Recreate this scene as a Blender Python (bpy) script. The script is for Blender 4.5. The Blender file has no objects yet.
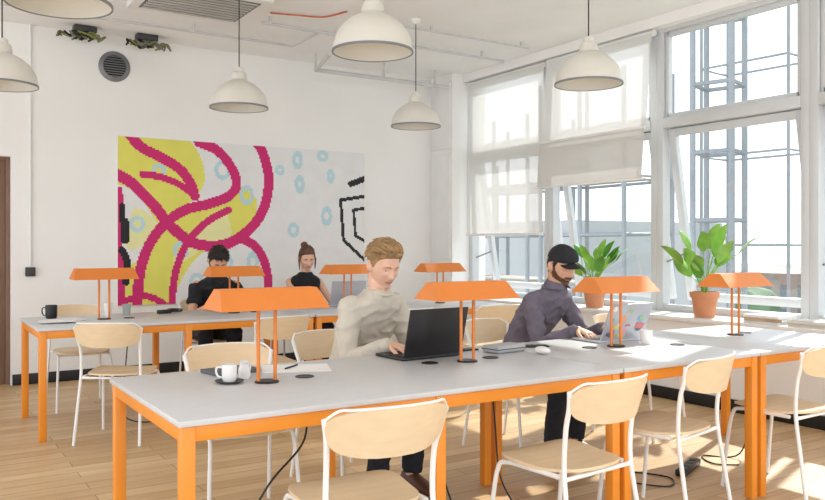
import bpy, bmesh, math, random
import numpy as np
from mathutils import Vector, Matrix, Euler, noise
random.seed(7)
V = Vector
scene = bpy.context.scene
COL = scene.collection
try:
    scene.view_settings.view_transform = 'Standard'
except Exception:
    pass

# ------------------------------------------------------------------ materials
def lin(c):
    out = []
    for v in c[:3]:
        v = v / 255.0
        out.append(v / 12.92 if v <= .04045 else ((v + .055) / 1.055) ** 2.4)
    return out

MATS = {}
def mat(name, rgb, rough=.5, metal=0.0, var=.05, scale=6, bump=0.0, bscale=80, stretch=None, coat=0.0):
    if name in MATS:
        return MATS[name]
    m = bpy.data.materials.new(name); m.use_nodes = True
    nt = m.node_tree; n = nt.nodes; l = nt.links
    b = n['Principled BSDF']
    b.inputs['Roughness'].default_value = rough
    b.inputs['Metallic'].default_value = metal
    if coat: b.inputs['Coat Weight'].default_value = coat
    tc = n.new('ShaderNodeTexCoord'); mp = n.new('ShaderNodeMapping')
    l.new(tc.outputs['Object'], mp.inputs['Vector'])
    if stretch: mp.inputs['Scale'].default_value = stretch
    no = n.new('ShaderNodeTexNoise'); no.inputs['Scale'].default_value = scale
    no.inputs['Detail'].default_value = 4
    l.new(mp.outputs['Vector'], no.inputs['Vector'])
    cr = n.new('ShaderNodeValToRGB')
    c = lin(rgb)
    cr.color_ramp.elements[0].position = .3; cr.color_ramp.elements[1].position = .7
    cr.color_ramp.elements[0].color = [max(0, v * (1 - var)) for v in c] + [1]
    cr.color_ramp.elements[1].color = [min(1, v * (1 + var)) for v in c] + [1]
    l.new(no.outputs['Fac'], cr.inputs['Fac'])
    l.new(cr.outputs['Color'], b.inputs['Base Color'])
    if bump:
        n2 = n.new('ShaderNodeTexNoise'); n2.inputs['Scale'].default_value = bscale
        l.new(mp.outputs['Vector'], n2.inputs['Vector'])
        bp = n.new('ShaderNodeBump'); bp.inputs['Strength'].default_value = bump
        bp.inputs['Distance'].default_value = .01
        l.new(n2.outputs['Fac'], bp.inputs['Height']); l.new(bp.outputs['Normal'], b.inputs['Normal'])
    MATS[name] = m
    return m

WALL = mat('wall_paint', (241, 240, 238), .8, var=.02, scale=1.5, bump=.08, bscale=30)
CEIL = mat('ceiling_paint', (243, 243, 243), .85, var=.03, scale=2, bump=.1, bscale=20)
TRIM = mat('white_trim', (233, 233, 232), .45, var=.02)
FRAME = mat('window_frame_paint', (204, 206, 208), .4, var=.02)
BLACK = mat('black_skirting', (20, 20, 22), .5, var=.1)
ORANGE = mat('orange_powder_coat', (236, 146, 44), .38, var=.03)
ORANGE2 = mat('orange_lamp_paint', (224, 130, 54), .5, var=.04)
LAMIN = mat('pale_grey_laminate', (205, 206, 207), .35, var=.02, scale=20)
PLY = mat('birch_plywood', (228, 204, 168), .42, var=.045, scale=5, stretch=(1, 7, 7))
WTUBE = mat('white_tube', (240, 240, 238), .3, var=.02)
BLKPL = mat('black_plastic', (20, 20, 22), .4, var=.1)
DKGR = mat('dark_grey', (60, 60, 62), .5, var=.1)
CREAM = mat('cream_enamel', (218, 215, 206), .35, var=.03)
CREAMIN = mat('cream_enamel_inside', (246, 242, 232), .5, var=.02)
STEEL = mat('galvanised_steel', (206, 207, 208), .4, metal=.2, var=.05)
GREYM = mat('grey_metal', (124, 126, 130), .4, metal=.2, var=.05)
TERRA = mat('terracotta', (202, 138, 100), .75, var=.1, scale=10, bump=.1)
SOIL = mat('soil', (52, 36, 26), .95, var=.3, scale=40, bump=.6)
LEAF = mat('leaf_green', (84, 144, 52), .4, var=.3, scale=9)
LEAF2 = mat('leaf_light_green', (132, 180, 70), .4, var=.25, scale=9)
WHITEC = mat('white_ceramic', (240, 238, 234), .2, var=.02)
PAPER = mat('paper', (240, 239, 236), .8, var=.02)
SILVER = mat('silver_aluminium', (186, 188, 194), .35, metal=.3, var=.03)

def emis(name, rgb, s):
    m = mat(name, rgb, .3, var=.05)
    b = m.node_tree.nodes['Principled BSDF']
    b.inputs['Emission Color'].default_value = lin(rgb) + [1]
    b.inputs['Emission Strength'].default_value = s
    return m

def floor_mat():
    m = bpy.data.materials.new('oak_planks'); m.use_nodes = True
    nt = m.node_tree; n = nt.nodes; l = nt.links; b = n['Principled BSDF']
    tc = n.new('ShaderNodeTexCoord')
    br = n.new('ShaderNodeTexBrick')
    br.inputs['Color1'].default_value = lin((232, 202, 160)) + [1]
    br.inputs['Color2'].default_value = lin((204, 168, 122)) + [1]
    br.inputs['Mortar'].default_value = lin((146, 108, 72)) + [1]
    br.inputs['Scale'].default_value = 1.0
    br.inputs['Mortar Size'].default_value = .0022
    br.inputs['Mortar Smooth'].default_value = .2
    br.inputs['Brick Width'].default_value = 1.35
    br.inputs['Row Height'].default_value = .125
    br.offset = .37
    l.new(tc.outputs['Object'], br.inputs['Vector'])
    mp = n.new('ShaderNodeMapping'); mp.inputs['Scale'].default_value = (1.2, 16, 1)
    l.new(tc.outputs['Object'], mp.inputs['Vector'])
    no = n.new('ShaderNodeTexNoise'); no.inputs['Scale'].default_value = 2.2; no.inputs['Detail'].default_value = 7
    l.new(mp.outputs['Vector'], no.inputs['Vector'])
    cr = n.new('ShaderNodeValToRGB')
    cr.color_ramp.elements[0].position = .3; cr.color_ramp.elements[0].color = (.74, .68, .60, 1)
    cr.color_ramp.elements[1].position = .7; cr.color_ramp.elements[1].color = (1, 1, 1, 1)
    l.new(no.outputs['Fac'], cr.inputs['Fac'])
    mx = n.new('ShaderNodeMixRGB'); mx.blend_type = 'MULTIPLY'; mx.inputs['Fac'].default_value = .75
    l.new(br.outputs['Color'], mx.inputs['Color1']); l.new(cr.outputs['Color'], mx.inputs['Color2'])
    l.new(mx.outputs['Color'], b.inputs['Base Color'])
    b.inputs['Roughness'].default_value = .42
    bp = n.new('ShaderNodeBump'); bp.inputs['Strength'].default_value = .15; bp.inputs['Distance'].default_value = .004
    l.new(br.outputs['Fac'], bp.inputs['Height']); bp.invert = True
    l.new(bp.outputs['Normal'], b.inputs['Normal'])
    return m
FLOOR = floor_mat()

def glass_mat():
    m = bpy.data.materials.new('window_glass'); m.use_nodes = True
    nt = m.node_tree; n = nt.nodes; l = nt.links
    for x in list(n):
        if x.type != 'OUTPUT_MATERIAL': n.remove(x)
    t = n.new('ShaderNodeBsdfTransparent'); t.inputs['Color'].default_value = (.95, .97, .97, 1)
    g = n.new('ShaderNodeBsdfGlossy'); g.inputs['Roughness'].default_value = .02
    mx = n.new('ShaderNodeMixShader'); mx.inputs[0].default_value = .05
    l.new(t.outputs[0], mx.inputs[1]); l.new(g.outputs[0], mx.inputs[2])
    l.new(mx.outputs[0], n['Material Output'].inputs['Surface'])
    return m
GLASS = glass_mat()

def blind_mat(name, rgb, transp, transl):
    m = bpy.data.materials.new(name); m.use_nodes = True
    nt = m.node_tree; n = nt.nodes; l = nt.links
    for x in list(n):
        if x.type != 'OUTPUT_MATERIAL': n.remove(x)
    c = lin(rgb) + [1]
    tc = n.new('ShaderNodeTexCoord')
    wv = n.new('ShaderNodeTexNoise'); wv.inputs['Scale'].default_value = 5
    l.new(tc.outputs['Object'], wv.inputs['Vector'])
    cr = n.new('ShaderNodeValToRGB'); cr.color_ramp.elements[0].color = [v * .96 for v in c[:3]] + [1]; cr.color_ramp.elements[1].color = c
    l.new(wv.outputs['Fac'], cr.inputs['Fac'])
    d = n.new('ShaderNodeBsdfDiffuse'); tl = n.new('ShaderNodeBsdfTranslucent'); tr = n.new('ShaderNodeBsdfTransparent')
    l.new(cr.outputs['Color'], d.inputs['Color']); l.new(cr.outputs['Color'], tl.inputs['Color'])
    a = n.new('ShaderNodeMixShader'); a.inputs[0].default_value = transl
    b = n.new('ShaderNodeMixShader'); b.inputs[0].default_value = transp
    l.new(d.outputs[0], a.inputs[1]); l.new(tl.outputs[0], a.inputs[2])
    l.new(a.outputs[0], b.inputs[1]); l.new(tr.outputs[0], b.inputs[2])
    l.new(b.outputs[0], n['Material Output'].inputs['Surface'])
    return m
BLIND = blind_mat('blind_fabric', (234, 232, 228), .16, .26)
BLIND2 = blind_mat('blind_fabric_double', (214, 211, 206), .03, .16)

# ------------------------------------------------------------------ mesh builder
class MB:
    def __init__(s):
        s.bm = bmesh.new(); s.mi = 0
    def add(s, b):
        for f in b.faces: f.material_index = s.mi
        me = bpy.data.meshes.new('tmp'); b.to_mesh(me); b.free()
        s.bm.from_mesh(me); bpy.data.meshes.remove(me)
        return s
    def box(s, c, size, bevel=0, rot=None, seg=2):
        b = bmesh.new(); bmesh.ops.create_cube(b, size=1)
        M = Matrix.Translation(V(c)) @ (rot.to_4x4() if rot else Matrix.Identity(4)) @ Matrix.Diagonal((size[0], size[1], size[2], 1))
        b.transform(M)
        if bevel:
            bmesh.ops.bevel(b, geom=list(b.edges), offset=bevel, segments=seg, affect='EDGES', profile=.5)
        return s.add(b)
    def loft(s, rings, cap=True):
        b = bmesh.new(); R = [[b.verts.new(V(p)) for p in r] for r in rings]
        n = len(R[0])
        for i in range(len(R) - 1):
            for j in range(n):
                k = (j + 1) % n
                b.faces.new((R[i][j], R[i][k], R[i + 1][k], R[i + 1][j]))
        if cap:
            b.faces.new(list(reversed(R[0]))); b.faces.new(R[-1])
        bmesh.ops.recalc_face_normals(b, faces=list(b.faces))
        return s.add(b)
    def tube(s, pts, r, seg=10, cap=True, roundcap=False):
        pts = [V(p) for p in pts]
        n = len(pts)
        rs = list(r) if isinstance(r, (list, tuple)) else [r] * n
        if roundcap:
            d0 = (pts[0] - pts[1]).normalized(); d1 = (pts[-1] - pts[-2]).normalized()
            pre = [(pts[0] + d0 * rs[0] * k, rs[0] * math.sqrt(max(.02, 1 - k * k))) for k in (.97, .75, .4)]
            post = [(pts[-1] + d1 * rs[-1] * k, rs[-1] * math.sqrt(max(.02, 1 - k * k))) for k in (.4, .75, .97)]
            pts = [a for a, _ in pre] + pts + [a for a, _ in post]
            rs = [a for _, a in pre] + rs + [a for _, a in post]
            n = len(pts)
        rings = []; N = None
        for i in range(n):
            if i == 0: t = pts[1] - pts[0]
            elif i == n - 1: t = pts[-1] - pts[-2]
            else: t = (pts[i + 1] - pts[i]).normalized() + (pts[i] - pts[i - 1]).normalized()
            t.normalize()
            if N is None: N = t.orthogonal().normalized()
            else: N = (N - t * N.dot(t)).normalized()
            B = t.cross(N)
            rings.append([pts[i] + (N * math.cos(a) + B * math.sin(a)) * rs[i] for a in [2 * math.pi * k / seg for k in range(seg)]])
        return s.loft(rings, cap)
    def lathe(s, prof, seg=32, c=(0, 0, 0), M=None, closed=False):
        b = bmesh.new(); R = []
        for r, z in prof:
            if r < 1e-5: R.append([b.verts.new((0, 0, z))])
            else: R.append([b.verts.new((r * math.cos(2 * math.pi * k / seg), r * math.sin(2 * math.pi * k / seg), z)) for k in range(seg)])
        L = len(R)
        for i in range(L if closed else L - 1):
            A = R[i]; B = R[(i + 1) % L]
            for j in range(seg):
                k = (j + 1) % seg
                if len(A) == 1 and len(B) == 1: continue
                if len(A) == 1: b.faces.new((A[0], B[k], B[j]))
                elif len(B) == 1: b.faces.new((A[j], A[k], B[0]))
                else: b.faces.new((A[j], A[k], B[k], B[j]))
        b.transform(Matrix.Translation(V(c)) @ (M or Matrix.Identity(4)))
        bmesh.ops.recalc_face_normals(b, faces=list(b.faces))
        return s.add(b)
    def ell(s, c, rad, rot=None, seg=20):
        b = bmesh.new(); bmesh.ops.create_uvsphere(b, u_segments=seg, v_segments=seg // 2 + 2, radius=1)
        b.transform(Matrix.Translation(V(c)) @ (rot.to_4x4() if rot else Matrix.Identity(4)) @ Matrix.Diagonal((rad[0], rad[1], rad[2], 1)))
        return s.add(b)
    def slab(s, a, bb, fn, thick, n=4.0, seg=40, rings=8):
        b = bmesh.new()
        def nrm(x, y):
            e = 1e-3
            return (fn(x + e, y) - fn(x - e, y)).cross(fn(x, y + e) - fn(x, y - e)).normalized()
        out = []
        for k in range(seg):
            t = 2 * math.pi * k / seg; c, q = math.cos(t), math.sin(t)
            out.append((a * math.copysign(abs(c) ** (2 / n), c), bb * math.copysign(abs(q) ** (2 / n), q)))
        lay = []
        for sgn in (.5, -.5):
            cen = b.verts.new(fn(0, 0) + nrm(0, 0) * thick * sgn); R = []
            for i in range(1, rings + 1):
                f = i / rings
                R.append([b.verts.new(fn(x * f, y * f) + nrm(x * f, y * f) * thick * sgn) for x, y in out])
            for j in range(seg):
                k = (j + 1) % seg
                b.faces.new((cen, R[0][j], R[0][k]))
                for i in range(rings - 1):
                    b.faces.new((R[i][j], R[i + 1][j], R[i + 1][k], R[i][k]))
            lay.append(R)
        for j in range(seg):
            k = (j + 1) % seg
            b.faces.new((lay[0][-1][j], lay[1][-1][j], lay[1][-1][k], lay[0][-1][k]))
        bmesh.ops.recalc_face_normals(b, faces=list(b.faces))
        return s.add(b)
    def raw(s, verts, faces):
        b = bmesh.new(); vs = [b.verts.new(V(v)) for v in verts]
        for f in faces: b.faces.new([vs[i] for i in f])
        return s.add(b)
    def mesh(s, name, mats):
        me = bpy.data.meshes.new(name); s.bm.to_mesh(me); s.bm.free()
        for m in (mats if isinstance(mats, (list, tuple)) else [mats]): me.materials.append(m)
        return me
    def obj(s, name, mats, parent=None, loc=(0, 0, 0), rz=0, smooth=True, ang=35):
        return mkobj(name, s.mesh(name, mats), parent, loc, rz, smooth, ang)

def mkobj(name, me, parent=None, loc=(0, 0, 0), rz=0, smooth=True, ang=35):
    if smooth:
        for p in me.polygons: p.use_smooth = True
        try: me.set_sharp_from_angle(angle=math.radians(ang))
        except Exception: pass
    o = bpy.data.objects.new(name, me); COL.objects.link(o)
    o.location = loc; o.rotation_euler = (0, 0, rz)
    if parent: o.parent = parent
    return o
def empty(name, loc=(0, 0, 0), rz=0, parent=None):
    o = bpy.data.objects.new(name, None); COL.objects.link(o)
    o.location = loc; o.rotation_euler = (0, 0, rz); o.empty_display_size = .1
    if parent: o.parent = parent
    return o
def tag(o, label, cat, group=None):
    o['label'] = label; o['category'] = cat
    if group: o['group'] = group
    return o
def struct(o, label=None):
    o['kind'] = 'structure'
    if label: o['label'] = label
    return o
def copy_thing(root, loc, rz, label=None):
    def rec(o, par):
        c = o.copy(); COL.objects.link(c)
        if par is not None: c.parent = par
        for ch in list(o.children): rec(ch, c)
        return c
    c = rec(root, None); c.location = loc; c.rotation_euler = (0, 0, rz)
    if label: c['label'] = label
    return c
def catmull(pts, n=8):
    pts = [V(p) for p in pts]; P = [pts[0]] + pts + [pts[-1]]; out = []
    for i in range(1, len(P) - 2):
        for k in range(n):
            t = k / n
            a, b, c, d = P[i - 1], P[i], P[i + 1], P[i + 2]
            out.append(.5 * ((2 * b) + (c - a) * t + (2 * a - 5 * b + 4 * c - d) * t * t + (3 * b - a - 3 * c + d) * t ** 3))
    out.append(pts[-1]); return out
def sstep(x, a=0, b=1):
    t = min(1, max(0, (x - a) / (b - a))); return t * t * (3 - 2 * t)

# ------------------------------------------------------------------ camera
TH = math.atan2(512, 796)
cam = bpy.data.cameras.new('camera'); camo = bpy.data.objects.new('camera', cam); COL.objects.link(camo)
camo.location = (0, 0, 1.3); camo.rotation_euler = (math.pi / 2, 0, -TH)
cam.sensor_width = 36; cam.lens = 36 * 796 / 825; cam.shift_y = -5 / 825
cam.clip_start = .05; cam.clip_end = 2000
scene.camera = camo

# ------------------------------------------------------------------ room
CZ = 3.36; BY = 8.2; XW = 5.85
X0, Y0 = -3.2, -1.6
struct(MB().box(((X0 + 5.9) / 2, (Y0 + BY + .2) / 2, -.05), (5.9 - X0, BY + .2 - Y0, .1)).obj('floor', FLOOR, smooth=False), 'light oak plank floor')
struct(MB().box(((X0 + 6) / 2, (Y0 + BY + .2) / 2, CZ + .06), (6 - X0, BY + .2 - Y0, .12)).obj('ceiling', CEIL, smooth=False), 'white painted ceiling')
w = MB()
DX0, DX1 = -.11, .86
w.box(((DX1 + 6) / 2, BY + .1, CZ / 2), (6 - DX1, .2, CZ))
w.box(((X0 + DX0) / 2, BY + .1, CZ / 2), (DX0 - X0, .2, CZ))
w.box(((DX0 + DX1) / 2, BY + .1, (CZ + 2.12) / 2), (DX1 - DX0, .2, CZ - 2.12))
struct(w.obj('wall_back', WALL, smooth=False), 'white painted back wall')
struct(MB().box(((DX1 + .01 + 5.45) / 2, BY - .008, .05), (5.45 - DX1 - .01, .016, .10), .003).obj('baseboard_back', BLACK), 'black skirting board')
struct(MB().box(((X0 + DX0) / 2, BY - .008, .05), (DX0 - X0 - .02, .016, .10), .003).obj('baseboard_back_corridor', BLACK), 'black skirting board')
DOORM = mat('brown_door', (128, 100, 82), .5, var=.1, scale=5, stretch=(6, 1, 1))
dr = empty('door_1', ((DX0 + DX1) / 2, BY, 0)); struct(dr, 'brown wooden door set in the wall')
MB().box((0, .12, 1.045), (.90, .045, 2.09), .003).obj('door_leaf', DOORM, dr)
d = MB()
d.box((-.467, .12, 1.06), (.036, .09, 2.12), .003).box((.467, .12, 1.06), (.036, .09, 2.12), .003).box((0, .12, 2.105), (.90, .09, .03), .003)
d.obj('door_frame', DOORM, dr)
MB().tube([(.38, .10, 1.02), (.38, .05, 1.02), (.28, .05, 1.02)], .009).obj('door_handle', STEEL, dr)
w = MB(); w.box((5.68, (Y0 + BY) / 2, .335), (.45, BY - Y0, .67))
struct(w.obj('wall_right', WALL, smooth=False), 'low white wall beneath the windows')
struct(MB().box((5.64, (Y0 + 7.75) / 2, .69), (.50, 7.75 - Y0, .035), .006).obj('trim_1', TRIM), 'white window sill')
struct(MB().box((5.445, (Y0 + BY) / 2, .05), (.016, BY - Y0, .10), .003).obj('baseboard_right', BLACK), 'black skirting board')
w = MB(); w.box((5.80, 7.975, CZ / 2), (.5, .45, CZ))
struct(w.obj('wall_corner', WALL, smooth=False), 'white boxed-in corner column')
struct(MB().box((5.54, 7.965, 2.86), (.025, .36, .80), .005).obj('trim_2', TRIM), 'white access panel, upper')
struct(MB().box((5.54, 7.965, 1.76), (.025, .36, 1.28), .005).obj('trim_3', TRIM), 'white access panel, lower')
struct(MB().box((5.82, (Y0 + 7.75) / 2, 3.31), (.22, 7.75 - Y0, .10), .004).obj('wall_header', WALL, smooth=False), 'white header above the windows')

def window(i, ya, yb, opened):
    W = empty('window_%d' % i, (XW, (ya + yb) / 2, 0)); struct(W, 'tall white-framed window with a top-hung lower sash')
    hw = (yb - ya) / 2
    f = MB()
    for sy in (-1, 1): f.box((0, sy * (hw - .035), 2.0), (.10, .07, 2.6), .005)
    f.box((0, 0, .735), (.10, 2 * hw - .14, .06), .005).box((0, 0, 2.40), (.12, 2 * hw - .14, .09), .005).box((0, 0, 3.245), (.10, 2 * hw - .14, .05), .005)
    for sy in (-1, 1): f.box((0, sy * (hw - .095), 2.83), (.05, .04, .78), .004)
    f.box((0, 0, 2.465), (.05, 2 * hw - .19, .04), .004).box((0, 0, 3.20), (.05, 2 * hw - .19, .04), .004)
    f.obj('frame', FRAME, W)
    MB().box((0, 0, 2.83), (.008, 2 * hw - .22, .74)).obj('glass_pane', GLASS, W)
    S = MB(); H = 1.58
    a = math.radians(opened)
    R = Matrix.Rotation(-a, 3, 'Y')
    def P(y, z): return V((.03, y, 2.35)) + R @ V((0, 0, z))
    for sy in (-1, 1):
        S.box(P(sy * (hw - .115), -H / 2), (.055, .075, H), .005, rot=R)
    for z in (-.035, -H + .035): S.box(P(0, z), (.055, 2 * hw - .30, .07), .005, rot=R)
    S.obj('sash', FRAME, W)
    MB().box(P(0, -H / 2), (.008, 2 * hw - .30, H - .14), rot=R).obj('sash_glass', GLASS, W)
    for sy in (-1, 1):
        MB().tube([(.0, sy * (hw - .08), 1.15), P(sy * (hw - .11), -H * .72)], .008).obj('stay_arm', GREYM, W)
ys = [7.75, 6.34, 4.90, 3.45, 2.0, .55, -.9]
for i in range(6): window(i + 1, ys[i + 1], ys[i], 10)

# ------------------------------------------------------------------ blinds
def blind(ya, yb, zt, zb, xt, xb, label, split=None):
    B = empty('roller_blind', (xt, (ya + yb) / 2, zt))
    hw = (yb - ya) / 2
    tag(B, label, 'blind', 'roller blinds on the windows')
    MB().tube([(0, -hw - .01, 0), (0, hw + .01, 0)], .028, 16).obj('roller_tube', TRIM, B)
    def sheet(z0, z1, off, m, name):
        n = 10; vs = []; fs = []
        for k in range(n + 1):
            z = z0 + (z1 - z0) * k / n
            t = (z - 0) / (zb - zt)
            x = (xb - xt) * t - .028 + off
            vs += [(x, -hw, z), (x, hw, z)]
        for k in range(n): fs.append((2 * k, 2 * k + 1, 2 * k + 3, 2 * k + 2))
        MB().raw(vs, fs).obj(name, m, B, smooth=False)
    h = zb - zt
    if split:
        sheet(0, split - zt, 0, BLIND, 'fabric')
        sheet(split - zt + .0, h, -.02, BLIND2, 'fabric_lower')
        x = (xb - xt) * (split - zt) / h - .04
        MB().box((x, 0, split - zt), (.018, 2 * hw, .03), .005).obj('mid_rail', TRIM, B)
    else:
        sheet(0, h, 0, BLIND, 'fabric')
    MB().box(((xb - xt) - .028, 0, h), (.02, 2 * hw, .028), .006).obj('bottom_bar', TRIM, B)
blind(6.34, 7.68, 3.22, 1.42, 5.76, 5.74, 'white translucent roller blind pulled low over the window')
blind(4.88, 6.27, 3.22, 1.90, 5.74, 5.62, 'white translucent roller blind hanging askew with a doubled lower band', 2.36)

# ------------------------------------------------------------------ mural
def sk(u, y):   # artwork sketch units -> metres on the panel
    r = (u - 412) / 796
    X = 8.15 * (.5417 + .8406 * r) / (.8406 - .5417 * r)
    return (X - 1.80, 1.3 + (245 - y) * (.5417 * X + 6.85) / 796)
MW, MZ0, MZ1 = 2.78, .70, 2.375
nx, nz = 200, 120
gx, gz = np.meshgrid((np.arange(nx) + .5) * MW / nx, MZ0 + (np.arange(nz) + .5) * (MZ1 - MZ0) / nz)
img = np.zeros((nz, nx), int)
def inpoly(pts, smooth=True):
    c = catmull([V((*sk(*p), 0)) for p in pts] + [V((*sk(*pts[0]), 0))], 6) if smooth else [V((*sk(*p), 0)) for p in pts]
    P = [(q.x, q.y) for q in c]; ins = np.zeros(gx.shape, bool); j = len(P) - 1
    for i in range(len(P)):
        xi, zi = P[i]; xj, zj = P[j]
        if zi != zj:
            cc = ((zi > gz) != (zj > gz)) & (gx < (xj - xi) * (gz - zi) / (zj - zi) + xi); ins ^= cc
        j = i
    return ins
def stroke(pts, wd, col, smooth=True):
    c = [V((*sk(*p), 0)) for p in pts]
    if smooth: c = catmull(c, 8)
    best = np.full(gx.shape, 9.)
    for a, b in zip(c[:-1], c[1:]):
        dx, dz = b.x - a.x, b.y - a.y; L = dx * dx + dz * dz + 1e-9
        t = np.clip(((gx - a.x) * dx + (gz - a.y) * dz) / L, 0, 1)
        best = np.minimum(best, np.hypot(gx - a.x - t * dx, gz - a.y - t * dz))
    img[best < wd] = col
def ringb(u, y, rx, ry, wd=.02, col=3):
    x, z = sk(u, y); d = np.hypot((gx - x) / rx, (gz - z) / ry); img[np.abs(d - 1) < wd / min(rx, ry)] = col
img[inpoly([(105, 125), (168, 125), (196, 150), (204, 178), (196, 196), (176, 214), (160, 226), (144, 204), (128, 188), (105, 176)])] = 1
img[inpoly([(240, 186), (214, 200), (186, 208), (160, 228), (140, 258), (112, 280), (112, 335), (166, 335), (176, 290), (198, 256), (228, 240), (250, 226), (256, 200)])] = 1
img[inpoly([(226, 212), (206, 222), (186, 240), (172, 262), (186, 260), (206, 246), (230, 236)])] = 5
img[inpoly([(134, 206), (148, 214), (156, 228), (146, 242), (130, 250), (122, 236)])] = 5
for u, y, rx, ry in [(246, 195, .06, .08), (222, 170, .07, .08), (180, 250, .06, .07), (224, 262, .07, .08), (196, 282, .06, .07), (252, 262, .05, .08), (136, 224, .06, .06), (158, 170, .05, .05),
                     (297, 160, .045, .07), (299, 184, .04, .07), (322, 156, .05, .045), (330, 176, .03, .05), (279, 170, .04, .04), (293, 230, .05, .06), (326, 216, .05, .08)]:
    ringb(u, y, rx, ry, .02)
MG = 2
for pts, wd in [([(130, 136), (142, 148), (162, 158), (180, 170), (190, 184), (194, 196)], .052),
                ([(142, 174), (160, 177), (178, 184), (192, 194)], .036),
                ([(116, 174), (132, 184), (152, 204), (172, 228), (196, 244), (226, 244), (250, 228), (264, 206), (268, 178), (262, 152), (256, 142)], .056),
                ([(198, 142), (216, 150), (230, 166), (236, 184), (228, 196), (208, 204), (184, 210), (162, 226), (146, 250), (138, 280), (136, 322)], .052),
                ([(228, 210), (206, 222), (186, 244), (174, 276), (170, 322)], .038),
                ([(240, 238), (256, 248), (266, 270), (270, 320)], .05),
                ([(118, 190), (119, 220), (118, 250), (122, 320)], .036),
                ([(122, 302), (142, 296), (160, 302), (176, 316)], .034)]:
    stroke(pts, wd, MG)
stroke([(366, 196), (340, 200), (343, 240), (366, 262)], .02, 4, False)
stroke([(366, 208), (353, 210), (355, 236), (366, 242)], .018, 4, False)
stroke([(350, 184), (366, 178)], .035, 4, False)
stroke([(121, 206), (121, 220)], .03, 4); stroke([(124, 222), (124, 240)], .04, 4); stroke([(121, 250), (126, 262), (125, 282)], .035, 4)
bmm = bmesh.new()
vv = [[bmm.verts.new((i * MW / nx, 0, (MZ1 - MZ0) * j / nz)) for i in range(nx + 1)] for j in range(nz + 1)]
for j in range(nz):
    for i in range(nx):
        f = bmm.faces.new((vv[j][i], vv[j][i + 1], vv[j + 1][i + 1], vv[j + 1][i])); f.material_index = int(img[j, i])
me = bpy.data.meshes.new('mural_canvas'); bmm.to_mesh(me); bmm.free()
for nm, c in [('mural_white', (230, 230, 231)), ('mural_yellow', (226, 222, 104)), ('mural_magenta', (204, 34, 112)), ('mural_blue', (186, 216, 226)), ('mural_black', (30, 28, 32)), ('mural_pale_yellow', (232, 230, 168))]:
    me.materials.append(mat(nm, c, .7, var=.03))
mur = empty('mural_panel', (1.80, BY - .035, MZ0)); tag(mur, 'large colourful pixelated abstract mural panel with magenta outlines on the wall', 'mural')
mkobj('canvas', me, mur, smooth=False)
MB().box((MW / 2, .0165, (MZ1 - MZ0) / 2), (MW, .031, MZ1 - MZ0)).obj('backing_panel', mat('panel_edge', (235, 235, 230), .7), mur, smooth=False)

# ------------------------------------------------------------------ back wall details
vnt = empty('wall_vent', (1.775, BY, 3.06)); tag(vnt, 'round grey louvred air vent high on the wall', 'vent')
MX = Matrix.Rotation(math.pi / 2, 4, 'X')
MB().lathe([(.11, 0), (.15, 0), (.15, .012), (.12, .03), (.11, .03)], 40, M=MX, closed=True).obj('vent_rim', GREYM, vnt)
g = MB()
g.lathe([(0, .004), (.112, .004)], 32, M=MX)
g.mi = 1
for k in range(-4, 5):
    h = math.sqrt(.11 ** 2 - (k * .024) ** 2)
    g.box((0, -.017, k * .024), (2 * h, .012, .007), 0)
g.obj('vent_grille', [mat('vent_dark', (30, 30, 32), .6), GREYM], vnt)
cd = empty('wall_conduit', (1.02, BY, 0)); tag(cd, 'white electrical conduit running down the wall to a switch box', 'conduit')
MB().tube([(0, -.014, CZ), (0, -.014, 1.1)], .011).obj('conduit_pipe', TRIM, cd)
MB().box((0, -.018, 1.05), (.085, .035, .085), .006).box((0, -.040, 1.05), (.05, .012, .06), .003).obj('switch_box', DKGR, cd)

def pipe(name, pts, r, label, cat='pipe', m=STEEL, clips=()):
    p0 = V(pts[0]); R = empty(name, p0); tag(R, label, cat)
    MB().tube([V(p) - p0 for p in pts], r, 12).obj('pipe_run', m, R)
    for q in clips:
        q = V(q) - p0; t = CZ - p0.z
        MB().box((q.x, q.y, (t + q.z) / 2), (.022, .022, t - q.z), .003).obj('pipe_hanger', m, R)
    return R
pipe('ceiling_conduit', [(2.72, 6.72, 3.29), (5.5, 6.72, 3.29)], .014, 'grey metal cable conduit under the ceiling', 'conduit', STEEL, [(x, 6.72, 3.29) for x in (2.8, 3.8, 5.2)])
pipe('ceiling_conduit', [(.4, 7.35, 3.29), (3.3, 7.35, 3.29), (3.3, 6.80, 3.29)], .012, 'thin grey conduit bending across the ceiling', 'conduit', STEEL, [(1.0, 7.35, 3.29), (2.3, 7.35, 3.29)])
pipe('ceiling_conduit', [(3.6, 6.2, 3.31), (5.4, 6.2, 3.31)], .010, 'slim grey conduit running along the ceiling', 'conduit', STEEL, [(4.2, 6.2, 3.31), (5.3, 6.2, 3.31)])
pipe('ceiling_conduit', [(3.55, 7.0, 3.18), (3.75, 7.75, 3.18), (5.5, 7.75, 3.18)], .023, 'painted pipe hung below the ceiling', 'pipe', mat('painted_pipe', (204, 204, 203), .4), [(3.75, 7.75, 3.18), (4.6, 7.75, 3.18), (5.3, 7.75, 3.18)])
pipe('ceiling_cable', catmull([(2.75, 6.6, 3.352), (2.95, 6.5, 3.34), (3.2, 6.45, 3.35), (3.3, 6.2, 3.352)]), .007, 'thin orange cable looping along the ceiling', 'cable', mat('orange_cable', (196, 100, 64), .5))
ac = empty('ceiling_air_unit', (2.10, 6.55, CZ)); tag(ac, 'white ceiling air conditioning cassette with slotted grille', 'air conditioner')
MB().box((0, 0, -.03), (1.0, .8, .06), .01).obj('cassette_body', TRIM, ac)
g = MB()
g.box((0, 0, -.0605), (.84, .64, .003))
g.mi = 1
for k in range(9): g.box((0, -.28 + k * .07, -.066), (.8, .03, .010), .002)
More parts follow.
